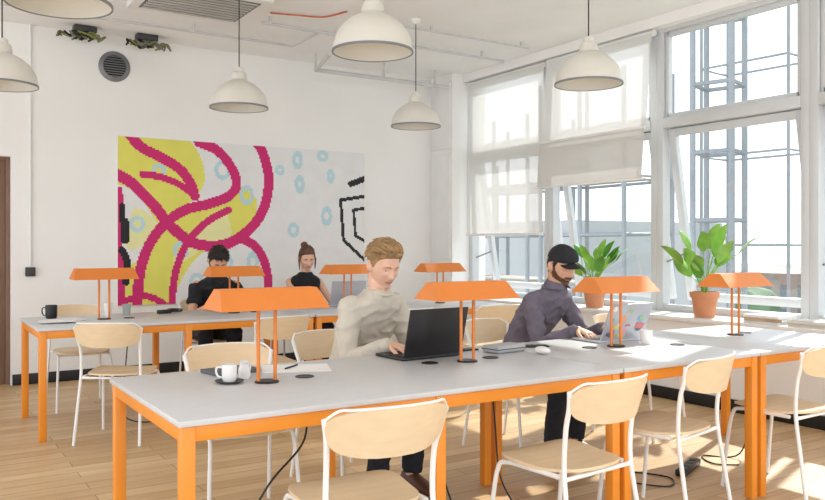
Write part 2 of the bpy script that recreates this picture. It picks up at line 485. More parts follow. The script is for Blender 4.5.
g.obj('cassette_grille', [mat('grille_grey', (110, 110, 108), .5), mat('grille_slat', (190, 188, 184), .5)], ac)
WIRES = [mat('wire_green', (120, 130, 60), .6), BLKPL, mat('wire_grey', (120, 118, 110), .6)]
for nm, x, y in (('a', 1.46, 7.98), ('b', 2.03, 7.98)):
    R = empty('cable_bundle', (x, y, CZ)); tag(R, 'tangle of loose cut cables hanging from a ceiling junction box', 'cables', 'loose cable bundles at the ceiling')
    MB().box((0, 0, -.03), (.20, .12, .06), .008).obj('junction_box', DKGR, R)
    g = MB()
    for k in range(26):
        g.mi = k % 3; a = random.uniform(0, 6.28); s = random.uniform(.06, .2)
        p = V((random.uniform(-.08, .08), random.uniform(-.04, .04), -.05))
        g.tube(catmull([p, p + V((math.cos(a) * s * .5, math.sin(a) * s * .3, -.05)), p + V((math.cos(a) * s, math.sin(a) * s * .4, -.02)), p + V((math.cos(a + .8) * s * 1.1, math.sin(a + .8) * s * .4, -.07))], 5), .009, 6)
    g.obj('loose_wires', WIRES, R)

# ------------------------------------------------------------------ pendant lamps
BULB = emis('warm_bulb', (255, 240, 214), 1.0)
PZ = 2.385
def pendant():
    R = empty('pendant_lamp')
    pr = [(.225, 0), (.223, .03), (.214, .07), (.196, .11), (.166, .148), (.128, .18), (.09, .20), (.062, .213), (.056, .232)]
    MB().lathe(pr + [(.052, .232)] + [(r - .004, z - .002) for r, z in reversed(pr[:-1])], 48, closed=True).obj('lamp_shade', CREAM, R)
    MB().lathe([(0, .315), (.03, .315), (.036, .307), (.038, .285), (.052, .275), (.06, .262), (.06, .244), (.064, .237), (.064, .222), (0, .22)], 32).obj('shade_neck', CREAM, R)
    MB().lathe([(.229, -.006), (.229, .006), (.221, .006), (.221, -.006)], 48, closed=True).obj('shade_rim', GREYM, R)
    MB().lathe([(0, .06), (.02, .063), (.034, .08), (.038, .10), (.03, .13), (.018, .16), (.018, .22), (0, .221)], 24).obj('light_bulb', BULB, R)
    MB().tube([(0, 0, .312), (0, 0, CZ - PZ - .03)], .0045, 8).obj('cord', BLKPL, R)
    MB().lathe([(0, CZ - PZ - .045), (.025, CZ - PZ - .04), (.045, CZ - PZ - .01), (.045, CZ - PZ), (0, CZ - PZ)], 24).obj('ceiling_rose', TRIM, R)
    return tag(R, 'cream enamel dome pendant lamp on a black cord', 'pendant lamp', 'cream dome pendant lamps')
p = pendant(); p.location = (.60, 3.87, PZ)
for x, y in ((2.23, 3.88), (3.90, 3.87), (.58, 6.05), (2.25, 6.03), (3.96, 6.10)):
    copy_thing(p, (x, y, PZ), 0)

# ------------------------------------------------------------------ desks
TT = .75
def desk(x0, x1, y0, y1, legx, label):
    cx, cy = (x0 + x1) / 2, (y0 + y1) / 2
    R = empty('desk', (cx, cy, 0)); tag(R, label, 'desk', 'orange-framed shared desks')
    L, W = x1 - x0, y1 - y0
    MB().box((0, 0, TT - .010), (L - .004, W, .020), .003).obj('tabletop', [LAMIN], R)
    for s in (-1, 1):
        MB().box((0, s * (W / 2 - .03), TT - .046), (L - .03, .03, .052), .003).obj('apron_rail', ORANGE, R)
        MB().box((s * (L / 2 - .03), 0, TT - .046), (.03, W - .09, .052), .003).obj('apron_rail', ORANGE, R)
    for lx in legx:
        for s in (-1, 1):
            MB().box((lx - cx, s * (W / 2 - .032), (TT - .021) / 2), (.046, .046, TT - .021), .004).obj('leg', ORANGE, R)
    return R
desk(.725, 2.705, 2.47, 3.45, (.76, 1.725, 2.67), 'long pale grey desk with orange steel legs holding mugs')
desk(2.71, 3.715, 2.47, 3.45, (2.745, 3.68), 'square pale grey desk with orange steel legs and a laptop')
desk(3.72, 4.78, 2.47, 3.45, (3.755, 4.745), 'pale grey desk with orange steel legs beside the sill')
desk(.755, 2.765, 5.72, 6.66, (.79, 1.76, 2.73), 'long pale grey desk with orange steel legs along the mural')
desk(2.77, 4.78, 5.72, 6.66, (2.805, 3.76, 4.745), 'long pale grey desk with orange legs and silver laptop')

def desk_lamp():
    R = empty('desk_lamp')
    s = MB()
    L1, L0, D1, D0, z0, z1 = .205, .226, .035, .115, .298, .378
    t = .006
    def ringp(l, d, z): return [V((-l, -d, z)), V((l, -d, z)), V((l, d, z)), V((-l, d, z))]
    s.loft([ringp(L0 - t, D0 - t, z0), ringp(L0, D0, z0), ringp(L1, D1, z1)], cap=False)
    s.raw(ringp(L1, D1, z1), [(0, 1, 2, 3)])
    s.loft([ringp(L0 - t, D0 - t, z0), ringp(L1 - t, D1 - t * .6, z1 - t)], cap=False)
    s.raw(ringp(L1 - t, D1 - t * .6, z1 - t), [(0, 1, 2, 3)])
    bmesh.ops.remove_doubles(s.bm, verts=list(s.bm.verts), dist=1e-4)
    bmesh.ops.recalc_face_normals(s.bm, faces=list(s.bm.faces))
    s.obj('lamp_shade', ORANGE2, R, smooth=False)
    for x in (-.036, .036):
        MB().tube([(x, 0, .006), (x, 0, .372)], .0075, 12).obj('post', ORANGE2, R)
    MB().box((0, 0, .350), (.36, .04, .03), .006).obj('light_tube', CREAMIN, R)
    MB().lathe([(0, .008), (.044, .008), (.048, .005), (.049, 0), (0, 0)], 32).obj('lamp_base', BLKPL, R)
    return tag(R, 'orange desk lamp with wide trough shade on two posts', 'desk lamp', 'orange desk lamps along the desks')
dl = desk_lamp(); dl.location = (1.235, 3.0, TT)
for x, y in ((2.25, 3.02), (3.26, 3.03), (4.30, 3.03), (1.27, 6.2), (2.27, 6.2), (3.31, 6.2), (4.30, 6.2)):
    copy_thing(dl, (x, y, TT), random.uniform(-.03, .03))
gr = MB().lathe([(0, .002), (.026, .002), (.028, .004), (.038, .004), (.040, 0), (0, 0)], 28).obj('cable_grommet', BLKPL)
tag(gr, 'round black plastic cable grommet set in the desk', 'grommet', 'cable grommets in the desks'); gr.location = (1.42, 3.04, TT)
for x, y in ((2.07, 3.07), (2.42, 3.06), (3.10, 3.07), (3.60, 2.90), (4.45, 3.07), (1.45, 6.2), (2.45, 6.2)):
    c = gr.copy(); COL.objects.link(c); c.location = (x, y, TT)

# ------------------------------------------------------------------ chairs
def chair():
    R = empty('chair'); r = .0098
    zs = .452
    for sx in (-1, 1):
        MB().tube(catmull([(sx * .215, .215, .002), (sx * .205, .19, .25), (sx * .195, .165, zs - .05), (sx * .19, .12, zs - .02), (sx * .188, .0, zs - .018), (sx * .19, -.15, zs - .018)], 6), r, 10).obj('leg', WTUBE, R)
        MB().tube(catmull([(sx * .215, -.255, .002), (sx * .205, -.215, .25), (sx * .196, -.185, zs), (sx * .196, -.192, .61), (sx * .207, -.218, .70), (sx * .220, -.232, .765)], 6), r, 10).obj('leg', WTUBE, R)
    MB().tube([(-.19, .12, zs - .022), (.19, .12, zs - .022)], r * .9, 8).obj('crossbar', WTUBE, R)
    MB().tube([(-.195, -.185, zs - .022), (.195, -.185, zs - .022)], r * .9, 8).obj('crossbar', WTUBE, R)
    def fs(x, y):
        return V((x * (1 + .10 * (y / .2)), y, zs + .004 + .10 * x * x - .014 * math.exp(-((y + .05) / .12) ** 2) - max(0, y - .13) ** 2 * 2.6))
    MB().slab(.203, .205, fs, .012, n=3.2).obj('seat', PLY, R)
    def fb(x, y):
        return V((x * (1 + .10 * y / .08), -.226 - .085 * (1 - (x / .22) ** 2) - .18 * y + .006, .720 + y - .10 * x * x * (1 + y / .1)))
    MB().slab(.212, .080, fb, .011, n=3.4).obj('backrest', PLY, R)
    pts = [fb(x, .0802) for x in [-.17 + .034 * k for k in range(11)]]
    MB().tube(catmull([V((-.220, -.232, .762))] + pts + [V((.220, -.232, .762))], 3), .0048, 8).obj('top_rail', WTUBE, R)
    return tag(R, 'white tubular steel chair with curved birch plywood seat and backrest', 'chair', 'plywood chairs around the desks')
ch = chair(); ch.location = (1.32, 2.41, 0); ch.rotation_euler = (0, 0, math.radians(-3))
for x, y, a in [(2.24, 2.37, 5), (3.05, 2.55, 12), (3.95, 2.50, 2)]: copy_thing(ch, (x, y, 0), math.radians(a))
for x, y, a in [(1.36, 3.60, 176), (4.32, 3.78, 190), (1.26, 5.60, -34), (2.24, 5.46, 8), (3.35, 5.50, 10), (4.25, 5.46, -6), (1.22, 6.86, 182)]:
    copy_thing(ch, (x, y, 0), math.radians(a))

# ------------------------------------------------------------------ laptops and small things
def laptop(loc, rz, tilt, body, lid, label, scale=1.0, stickers=False):
    R = empty('laptop', loc, rz); tag(R, label, 'laptop')
    w, d = .33 * scale, .225 * scale
    MB().box((0, 0, .008), (w, d, .014), .005).obj('laptop_base', body, R)
    k = MB(); k.box((0, .038 * scale, .0155), (w * .93, .105 * scale, .0012))
    for i in range(5):
        for j in range(13): k.box((-w * .44 + j * w * .073, .075 * scale - i * .019 * scale, .0170), (w * .062, .015 * scale, .003))
    k.obj('keyboard', BLKPL, R)
    MB().box((0, -.07 * scale, .0155), (w * .3, .055 * scale, .001)).obj('trackpad', DKGR, R)
    L = empty('lid', (0, d / 2, .014), 0, R); L.rotation_euler = (math.radians(-tilt), 0, 0)
    MB().box((0, .004, d / 2 + .003), (w, .008, d), .0035).obj('lid_shell', lid, L)
    MB().box((0, -.0008, d / 2 + .004), (w * .93, .0016, d * .88)).obj('screen', emis('screen_glow', (150, 170, 190), .25), L)
    if stickers:
        cols = [(206, 120, 120), (130, 170, 200), (224, 204, 130), (150, 190, 150), (222, 160, 180), (90, 100, 130), (236, 236, 232), (160, 204, 206), (220, 160, 120)]
        rr = random.Random(9)
        for i in range(22):
            s = MB()
            x = rr.uniform(-w * .38, w * .38); z = rr.uniform(.03, d - .025); q = rr.uniform(.022, .055)
            if i % 2: s.lathe([(0, 0), (q / 2 + .004, 0), (q / 2 + .004, .001), (0, .001)], 18, c=(x, .009 + i * .00008, z), M=Matrix.Rotation(math.pi / 2, 4, 'X'))
            else: s.box((x, .0085 + i * .00008, z), (q * rr.uniform(.8, 1.6), .001, q * rr.uniform(.5, .9)), rot=Matrix.Rotation(rr.uniform(-.6, .6), 3, 'Y'))
            s.obj('sticker', mat('sticker_%d' % (i % 9), cols[i % 9], .5), L)
    return R
BLKLID = mat('laptop_black_lid', (30, 28, 30), .35, var=.1)
laptop((2.16, 3.31, TT), math.radians(180 + 3), 14, BLKPL, BLKLID, 'open black laptop used by the man in the cream sweater', 1.06)
laptop((3.44, 3.27, TT), math.radians(180 - 2), 22, SILVER, SILVER, 'open silver laptop covered with colourful stickers', 1.0, True)
laptop((3.38, 6.45, TT), math.radians(180 - 5), 18, SILVER, SILVER, 'open silver laptop beside an orange desk lamp')

def mug(name, loc, m, label, h=.09, r=.04, rz=0, cat='mug'):
    R = empty(name, loc, rz); tag(R, label, cat)
    MB().lathe([(0, 0), (r * .8, 0), (r * .95, .01), (r, .03), (r, h), (r - .004, h), (r - .005, .012), (0, .01)], 28).obj('mug_body', m, R)
    MB().tube(catmull([(r - .004, 0, h * .8), (r + .022, 0, h * .78), (r + .026, 0, h * .5), (r + .016, 0, h * .25), (r - .004, 0, h * .2)], 5), .0045, 8).obj('handle', m, R)
    return R
mug('mug', (1.105, 3.07, TT + .0062), WHITEC, 'white ceramic mug on a dark saucer', .068, .030, rz=2.4)
t = MB().lathe([(0, 0), (.04, 0), (.056, .007), (.058, .010), (.04, .006), (0, .0055)], 32).obj('saucer', DKGR); t.location = (1.105, 3.07, TT); tag(t, 'dark round saucer under the white mug', 'saucer')
R = empty('milk_jug', (1.19, 3.13, TT), .5); tag(R, 'small white ceramic milk jug beside the mug', 'jug')
MB().lathe([(0, 0), (.02, 0), (.026, .018), (.024, .042), (.018, .06), (.022, .072), (.020, .072), (.016, .06), (.021, .042), (.023, .018), (0, .006)], 24).obj('jug_body', WHITEC, R)
MB().tube(catmull([(.021, 0, .064), (.038, 0, .056), (.036, 0, .034), (.024, 0, .026)], 5), .0035, 8).obj('handle', WHITEC, R)
nb = MB().box((0, 0, .008), (.21, .15, .016), .003).obj('notebook', mat('grey_notebook', (90, 92, 96), .6)); nb.location = (1.20, 3.32, TT); nb.rotation_euler = (0, 0, .15); tag(nb, 'closed dark grey notebook on the desk', 'notebook')
nb = MB().box((0, 0, .002), (.21, .297, .003)).obj('paper_sheet', PAPER); nb.location = (1.48, 3.26, TT); nb.rotation_euler = (0, 0, 1.2); tag(nb, 'white sheet of paper lying on the desk', 'paper')
pn = MB().tube([(0, 0, 0), (.12, .0, 0)], .004, 8).obj('pen', BLKPL); pn.location = (1.42, 3.24, TT + .0075); pn.rotation_euler = (0, 0, .7); tag(pn, 'black pen lying on the paper', 'pen')
R = empty('equipment_case', (2.62, 3.20, TT), .12); tag(R, 'soft grey zipped equipment case on the desk', 'case')
MB().box((0, 0, .02), (.21, .12, .038), .014, seg=4).obj('case_body', mat('grey_fabric', (176, 176, 178), .8, bump=.2), R)
MB().box((0, 0, .021), (.214, .124, .004), .001).obj('zip', DKGR, R)
ph = MB().box((0, 0, .0045), (.072, .148, .008), .003).obj('phone', BLKPL); ph.location = (2.88, 3.26, TT); ph.rotation_euler = (0, 0, 1.1); tag(ph, 'black smartphone lying on the desk', 'phone')
ph = MB().box((0, 0, .0045), (.072, .148, .008), .003).obj('phone', BLKPL); ph.location = (2.47, 3.35, TT); ph.rotation_euler = (0, 0, 1.5); tag(ph, 'black smartphone beside the grey case', 'phone')
mug('mug', (3.50, 3.03, TT), WHITEC, 'white ceramic mug by the desk lamp', .075, .034, rz=.3)
ms = MB().ell((0, 0, .012), (.03, .052, .02)).obj('computer_mouse', WHITEC); ms.location = (2.72, 3.02, TT + .008); tag(ms, 'white computer mouse on the desk', 'mouse')
mug('mug', (.95, 6.48, TT), BLKPL, 'black mug on the desk by the papers', .10, .042, 2.6)
for k, (x, y, a) in enumerate([(.98, 6.18, .1), (1.00, 6.22, .35), (.93, 6.08, -.1)]):
    s = MB().box((0, 0, .003), (.24, .18, .005)).obj('paper_stack', PAPER); s.location = (x, y, TT + .0002 + .0058 * k); s.rotation_euler = (0, 0, a); tag(s, 'loose stack of white papers on the desk', 'papers', 'papers on the desk by the mural')
for x, y, h, m, lb in [(1.36, 6.5, .10, WHITEC, 'small white cup on the desk by the mural'), (1.50, 6.50, .085, mat('glass_grey', (170, 175, 172), .15), 'small grey tumbler on the desk by the mural')]:
    s = MB().lathe([(0, 0), (.026, 0), (.034, h), (.031, h), (.024, .006), (0, .006)], 24).obj('cup', m); s.location = (x, y, TT); tag(s, lb, 'cup')
R = empty('power_adapter', (1.78, 6.45, TT), .4); tag(R, 'black power adapter with coiled cable on the desk', 'adapter')
MB().box((0, 0, .016), (.11, .05, .03), .006).obj('adapter_body', BLKPL, R)
cp = [V((.05 + .055 * math.cos(t) * (1 + .1 * math.sin(t * 3)) + .06, .06 * math.sin(t), .006 + t * .0016)) for t in [k * .35 for k in range(50)]]
MB().tube([V((.05, 0, .016))] + cp, .004, 7).obj('adapter_cable', BLKPL, R)

cols = [(232, 228, 220), (214, 206, 192), (240, 238, 234), (196, 170, 140), (226, 222, 214)]
for si, (yy, ids) in enumerate([(3.62, (0, 3, 2)), (3.26, (1, 4))]):
    z = .7076
    for i in ids:
        h = .017 + .002 * i; a = (-.06, .05, -.04, .08, .0)[i]
        R = empty('book', (5.56, yy, z), a); tag(R, 'pale paperback lying flat in a stack on the window sill', 'book', 'books on the window sill')
        m = mat('book_%d' % i, cols[i], .6)
        MB().box((0, 0, .001), (.22, .30, .002)).box((0, 0, h - .001), (.22, .30, .002)).box((-.109, 0, h / 2), (.002, .30, h)).obj('cover', m, R)
        MB().box((.001, 0, h / 2), (.215, .296, h - .0042)).obj('pages', PAPER, R); z += h + .0005

# ------------------------------------------------------------------ plants
def plant(loc, seed, nl, hgt, label, pr=.115, ph=.21, spread=.8, lw=1.0):
    rnd = random.Random(seed)
    R = empty('potted_plant', loc); tag(R, label, 'plant', 'potted plants on the window sill')
    MB().lathe([(0, 0), (pr * .68, 0), (pr * .9, ph * .78), (pr, ph * .78), (pr * 1.03, ph), (pr * .92, ph), (pr * .86, ph * .8), (0, ph * .8)], 36).obj('pot', TERRA, R)
    MB().lathe([(0, ph * .9), (pr * .9, ph * .88), (pr * .85, ph * .8)], 24).obj('soil', SOIL, R)
    f = MB()
    for i in range(nl):
        az = i * 2.4 + rnd.uniform(-.3, .3); tilt = rnd.uniform(.28, spread) if i > 3 else rnd.uniform(0, .25)
        Ls = hgt * rnd.uniform(.30, .72); Lb = rnd.uniform(.19, .27) * lw
        h = V((math.cos(az), math.sin(az), 0)); base = V((h.x * .02, h.y * .02, ph * .88))
        pts = [base + h * (math.sin(tilt * t) * Ls * t) + V((0, 0, math.cos(tilt * t) * Ls * t)) for t in [k / 5 for k in range(6)]]
        f.mi = 1; f.tube(pts, [.006, .0055, .005, .0045, .004, .0035], 6)
        f.mi = 0 if rnd.random() < .45 else 1
        P = pts[-1]; ang = tilt * .7; side = V((-h.y, h.x, 0)); rot = rnd.uniform(-.7, .7)
        n = 10; wd = rnd.uniform(.050, .072) * lw; vs = []; fs = []
        for k in range(n + 1):
            t = k / n
            d = h * math.sin(ang) + V((0, 0, math.cos(ang)))
            nn = d.cross(side)
            sd = (side * math.cos(rot) + nn * math.sin(rot)).normalized()
            w2 = wd * (math.sin(math.pi * min(1, t * .97 + .03)) ** .7) * (1.12 - .35 * t)
            up = sd.cross(d).normalized()
            vs += [P - sd * w2 + up * w2 * .25, P, P + sd * w2 + up * w2 * .25]
            P = P + d * (Lb / n); ang += rnd.uniform(.05, .13)
        for k in range(n):
            a = 3 * k; fs += [(a, a + 1, a + 4, a + 3), (a + 1, a + 2, a + 5, a + 4)]
        f.raw(vs, fs)
    f.obj('foliage', [LEAF, LEAF2], R, ang=80)
plant((5.54, 4.19, .708), 5, 15, .60, 'broad-leaved green plant in a terracotta pot on the sill', spread=.72)
plant((5.54, 5.42, .708), 11, 20, .46, 'bushy green plant in terracotta pot by the blinds', spread=.72, lw=.8)

# ------------------------------------------------------------------ cables under desks
def cable(pts, label, r=.0045):
    p0 = V(pts[0]); c = MB().tube([q - p0 for q in catmull(pts, 8)], r, 7).obj('power_cable', BLKPL); c.location = p0
    tag(c, label, 'cable', 'black power cables')
cable([(2.42, 3.06, .70), (2.40, 3.0, .45), (2.36, 2.9, .2), (2.45, 2.8, .02), (2.6, 2.85, .006), (2.75, 2.75, .006)], 'black power cable dropping from the desk to the floor')
cable([(2.07, 3.07, .70), (2.09, 3.05, .4), (2.15, 3.0, .1), (2.3, 3.05, .006), (2.45, 3.15, .006), (2.6, 3.0, .006)], 'black power cable dropping from the desk to the floor')
cable([(1.42, 3.04, .70), (1.40, 3.0, .5), (1.22, 2.95, .35), (1.10, 3.0, .1), (1.2, 3.1, .006)], 'black power cable hanging in a loose loop')
cable([(3.1, 3.07, .70), (3.2, 3.0, .3), (3.35, 3.0, .03), (3.50, 3.15, .006), (3.6, 2.95, .006), (3.45, 2.85, .006), (3.3, 3.1, .014), (3.45, 3.25, .012)], 'tangled black power cable on the floor')
cable([(4.45, 3.07, .70), (4.4, 3.0, .3), (4.3, 3.0, .03), (4.15, 3.15, .006), (4.05, 3.0, .006), (4.15, 2.9, .006)], 'tangled black power cable on the floor')
cable([(1.45, 6.2, .70), (1.40, 6.1, .4), (1.35, 6.0, .1), (1.5, 5.95, .006), (1.9, 6.05, .006)], 'black power cable dropping from the desk by the mural')
R = empty('power_strip', (3.82, 3.0, 0), .4); tag(R, 'black multi-socket power strip on the floor', 'power strip')
MB().box((0, 0, .02), (.32, .06, .036), .006).obj('strip_body', BLKPL, R)
for k in range(4): MB().box((-.11 + k * .073, 0, .0385), (.045, .04, .003), .001).obj('socket', DKGR, R)

# ------------------------------------------------------------------ people
def fuse(mb, voxel, it=4, disp=0, dscale=10, seed=0):
    m = bpy.data.meshes.new('tmpf'); mb.bm.to_mesh(m); mb.bm.free()
    o = bpy.data.objects.new('tmpf', m); COL.objects.link(o)
    r = o.modifiers.new('r', 'REMESH'); r.mode = 'VOXEL'; r.voxel_size = voxel; r.use_smooth_shade = True
    s = o.modifiers.new('s', 'SMOOTH'); s.factor = .5; s.iterations = it
    bpy.context.view_layer.update()
    dg = bpy.context.evaluated_depsgraph_get()
    out = bpy.data.meshes.new_from_object(o.evaluated_get(dg))
    bpy.data.objects.remove(o); bpy.data.meshes.remove(m)
    if disp:
        ns = [v.normal.copy() for v in out.vertices]
        for v, nn in zip(out.vertices, ns):
            q = v.co * dscale + V((seed, 0, 0))
            wq = noise.noise(q * .5) * 1.2
            a = noise.noise(V((q.x * .8 + wq, q.y * .8, q.z * 1.7 + q.x * .7)))
            a2 = noise.noise(V((q.x * 1.1 - q.z * .6, q.y * 1.2 + wq, q.z * 1.2)) * 1.2 + V((9, 3, 1)))
            r1 = sstep(1 - min(1, abs(a) * 2.6)); r2 = sstep(1 - min(1, abs(a2) * 2.6))
            v.co += nn * disp * (r1 + r2 * .7 - .4)
    return out

def hp(d):
    x = .073 * d.x; z = .118 * d.z; t = max(0, -d.z)
    x *= 1 - .28 * t ** 1.6
    if d.y > 0: y = .090 * d.y ** .82
    else: y = .098 * d.y * (1 - .38 * t)
    w = sstep(d.y, 0, .3)
    def g(x0, z0, sx, sz, a): return a * math.exp(-((x - x0) / sx) ** 2 - ((z - z0) / sz) ** 2)
    dy = g(0, -.028, .012, .014, .023) + g(0, -.008, .009, .022, .014)
    for s in (-1, 1):
        dy += g(s * .031, .006, .016, .011, -.012) + g(s * .028, .026, .022, .008, .006) + g(s * .044, -.022, .015, .016, .005)
    dy += g(0, -.060, .022, .011, .008) + g(0, -.096, .026, .016, .018) + g(0, -.076, .02, .007, -.003)
    y += dy * w
    return V((x, y, z))
def head_grid(off=None, NH=80, NV=60):
    rings = []
    for i in range(1, NV):
        th = math.pi * i / NV; r = []
        for j in range(NH):
            ph = 2 * math.pi * j / NH
            d = V((math.sin(th) * math.sin(ph), math.sin(th) * math.cos(ph), math.cos(th)))
            p = hp(d)
            if off: p = p + d * off(p, d)
            r.append(p)
        rings.append(r)
    return rings
def surf(x, z):
    dz = max(-.99, min(.99, z / .118)); t = max(0, -dz); dx = x / (.073 * (1 - .28 * t ** 1.6))
    return hp(V((dx, math.sqrt(max(.001, 1 - dx * dx - dz * dz)), dz)))
def grid_to(mb, rings, M): mb.loft([[M @ p for p in r] for r in rings], True)

EYEW = mat('eye_white', (235, 232, 228), .2); EYEI = mat('eye_iris', (50, 40, 34), .1)
LIPM = mat('lips', (188, 122, 104), .5)

def hand(mb, W, D, N, ts, curl=.35):
    D = D.normalized(); N = (N - D * N.dot(D)).normalized(); S = D.cross(N).normalized() * ts
    rings = []
    for l, w, t in [(-.01, .024, .020), (.02, .031, .018), (.05, .039, .016), (.08, .041, .013), (.092, .036, .010)]:
        c = W + D * l
        rings.append([c + S * (math.cos(a) * w) + N * (math.sin(a) * t) for a in [2 * math.pi * k / 16 for k in range(16)]])
    mb.loft(rings)
    for i, (o, L) in enumerate(zip([.031, .0105, -.0105, -.031], [.072, .082, .076, .060])):
        fd = (D + S * (o * 4.2)).normalized(); p = W + D * (.082 - abs(i - 1.2) * .004) + S * o
        pts = [p]; ang = curl * .3
        for q, a in ((.45, curl * .5), (.30, curl * 1.2), (.25, curl * 1.2)):
            ang += a; pts.append(pts[-1] + (fd * math.cos(ang) + N * math.sin(ang)) * L * q)
        mb.tube(pts, [.0092, .0086, .0080, .0072], 10, roundcap=True)
    p = W + D * .022 + S * .024
    t1 = (D * .65 + S * .75 + N * .2).normalized(); t2 = (D * .95 + S * .3 + N * .3).normalized()
    mb.tube([p, p + t1 * .036, p + t1 * .036 + t2 * .03, p + t1 * .036 + t2 * .052], [.014, .012, .010, .0085], 10, roundcap=True)

def ik(S, T, a, b, pole):
    d = T - S; L = min(d.length, (a + b) * .995); u = d.normalized()
    x = (a * a - b * b + L * L) / (2 * L); h = math.sqrt(max(0, a * a - x * x))
    pl = (pole - u * pole.dot(u)).normalized()
    return S + u * x + pl * h, S + u * L

def person(loc, face, lean, side, handsW, headrot, skin, shirt, pants, hairm, label, sleeve='long', hair='short', beard=False, beardm=None, cap=None, shoes=None, female=False, headfwd=.050, nbz=1.045, feet=.36, handdir=None, collar=None, fold=.006):
    f = V((face[0], face[1], 0)).normalized(); rz = math.atan2(-f.x, f.y)
    MW_ = Matrix.Translation(V((loc[0], loc[1], 0))) @ Matrix.Rotation(rz, 4, 'Z'); MI = MW_.inverted()
    k = .90 if female else 1.0
    rnd = random.Random(int(loc[0] * 100))
    def sp(z):
        t = max(0, (z - .53) / (nbz - .53)); return V((side * t ** 1.2, lean * t ** 1.25, z))
    HC = sp(nbz) + V((side * .25, headfwd, .146))
    HM = Matrix.Translation(HC) @ (Matrix.Rotation(math.radians(headrot[2]), 4, 'Z') @ Matrix.Rotation(math.radians(headrot[0]), 4, 'X') @ Matrix.Rotation(math.radians(headrot[1]), 4, 'Y'))
    if female: HM = HM @ Matrix.Diagonal((.94, .94, .94, 1))
    def torso(mb, g):
        rr = [(.455, .165, .12), (.50, .175, .135), (.58, .160, .126), (.68, .142, .110), (.78, .150, .112), (.87, .166, .118), (.94, .172, .114), (.985, .160, .098), (1.012, .122, .080), (1.032, .082, .064), (1.055, .060, .055)]
        rings = []
        for z, a, b in rr:
            z2 = z * nbz / 1.035 if z > .6 else z
            c = sp(z2); n = 2.4
            rings.append([c + V((math.copysign(abs(math.cos(t)) ** (2 / n), math.cos(t)) * (a + g) * k, math.copysign(abs(math.sin(t)) ** (2 / n), math.sin(t)) * (b + g) * k, 0)) for t in [2 * math.pi * q / 28 for q in range(28)]])
        mb.loft(rings)
    arms = []
    for i, s in enumerate((1, -1)):
        S = sp(nbz - .070) + V((s * .158 * k, 0, 0))
        T = MI @ V(handsW[i])
        E, Wr = ik(S, T, .285 * k, .255 * k, V((s * .45, -.25, -.9)))
        arms.append((s, S, E, Wr))
    def limb(mb, s, S, E, Wr, g, end=1.0):
        A = [S.lerp(E, t) for t in (0, .3, .65, 1)]; B = [E.lerp(Wr, t) for t in (.2, .55, 1)]
        kr = .82 if female else 1
        if end >= 1: mb.tube(A + B, [(.051 * kr + g), (.049 * kr + g), (.043 * kr + g), (.038 * kr + g), (.040 * kr + g), (.035 * kr + g), (.026 * kr + g * .8)], 16, roundcap=True)
        else: mb.tube([S, S.lerp(E, .3), S.lerp(E, end)], [(.052 * kr + g), (.050 * kr + g), (.048 * kr + g)], 16, roundcap=False)
    legs = []
    for s in (1, -1):
        legs.append((V((s * .088, .0, .53)), V((s * .125, .42, .535)), V((s * .12, feet, .095))))
    b = MB(); grid_to(b, head_grid(), HM)
    for s in (-1, 1):
        er = HM.to_3x3() @ Euler((.12, 0, s * .40)).to_matrix()
        b.ell(HM @ V((s * .079, -.014, -.002)), (.0085, .020, .031), rot=er)
        b.ell(HM @ V((s * .074, -.004, -.012)), (.012, .012, .020), rot=er)
    nb = sp(nbz - .03)
    b.tube([nb, sp(nbz + .03).lerp(HC, .05), HM @ V((0, -.022, -.075)), HM @ V((0, -.02, -.03))], [(.064 if not female else .05), (.058 if not female else .046), (.056 if not female else .047), .055 if not female else .046], 20)
    torso(b, -.014)
    for i, (s, S, E, Wr) in enumerate(arms):
        limb(b, s, S, E, Wr, -.004)
        dd = (Wr - E).normalized(); dd = V((dd.x, dd.y, max(-.35, min(.1, dd.z)))).normalized()
        if handdir: dd = (MI.to_3x3() @ V(handdir[i])).normalized()
        hand(b, Wr, dd, V((0, 0, -1)), -s)
    for H, K, A in legs:
        b.tube([H, H.lerp(K, .5), K, K.lerp(A, .3), A], [.075, .068, .052, .05, .035], 14, roundcap=True)
    me = fuse(b, .0035, 2)
    me.materials.append(skin)
    body = mkobj('person', me, None, (loc[0], loc[1], 0), rz, True, 180)
    tag(body, label, 'person')
    c = MB(); torso(c, .006)
    for s, S, E, Wr in arms:
        if sleeve == 'long': limb(c, s, S, E, Wr.lerp(E, .06), .009)
        elif sleeve == 'short': limb(c, s, S, E, Wr, .012, .6)
    if sleeve != 'none':
        c.tube([sp(nbz - .03), sp(nbz + .010) + V((0, .006, 0))], [.078, .062], 20)
    me = fuse(c, .0065, 8, fold if sleeve != 'none' else .002, 8, seed=loc[0] * 7)
    me.materials.append(shirt)
    mkobj('shirt', me, body, (0, 0, 0), 0, True, 180)
    if sleeve == 'long':
        for s, S, E, Wr in arms:
            u = (Wr - E).normalized(); q0 = Wr.lerp(E, .02)
            m = MB(); m.tube([q0 - u * .045, q0 - u * .04, q0 - u * .002, q0 + u * .002], [.036, .040, .038, .034], 20); m.obj('cuff', shirt, body)
    NC = sp(nbz + .014) + V((0, .012, 0))
    def ringn(c0, a, bb, tilt, n=28): return [c0 + V((math.cos(t) * a, math.sin(t) * bb, math.sin(t) * -tilt)) for t in [2 * math.pi * q / n for q in range(n)]]
    if collar == 'crew':
        rp = ringn(NC, .064, .062, .024); m = MB(); m.tube(rp + [rp[0]], .006, 8, cap=False); m.obj('neckband', shirt, body)
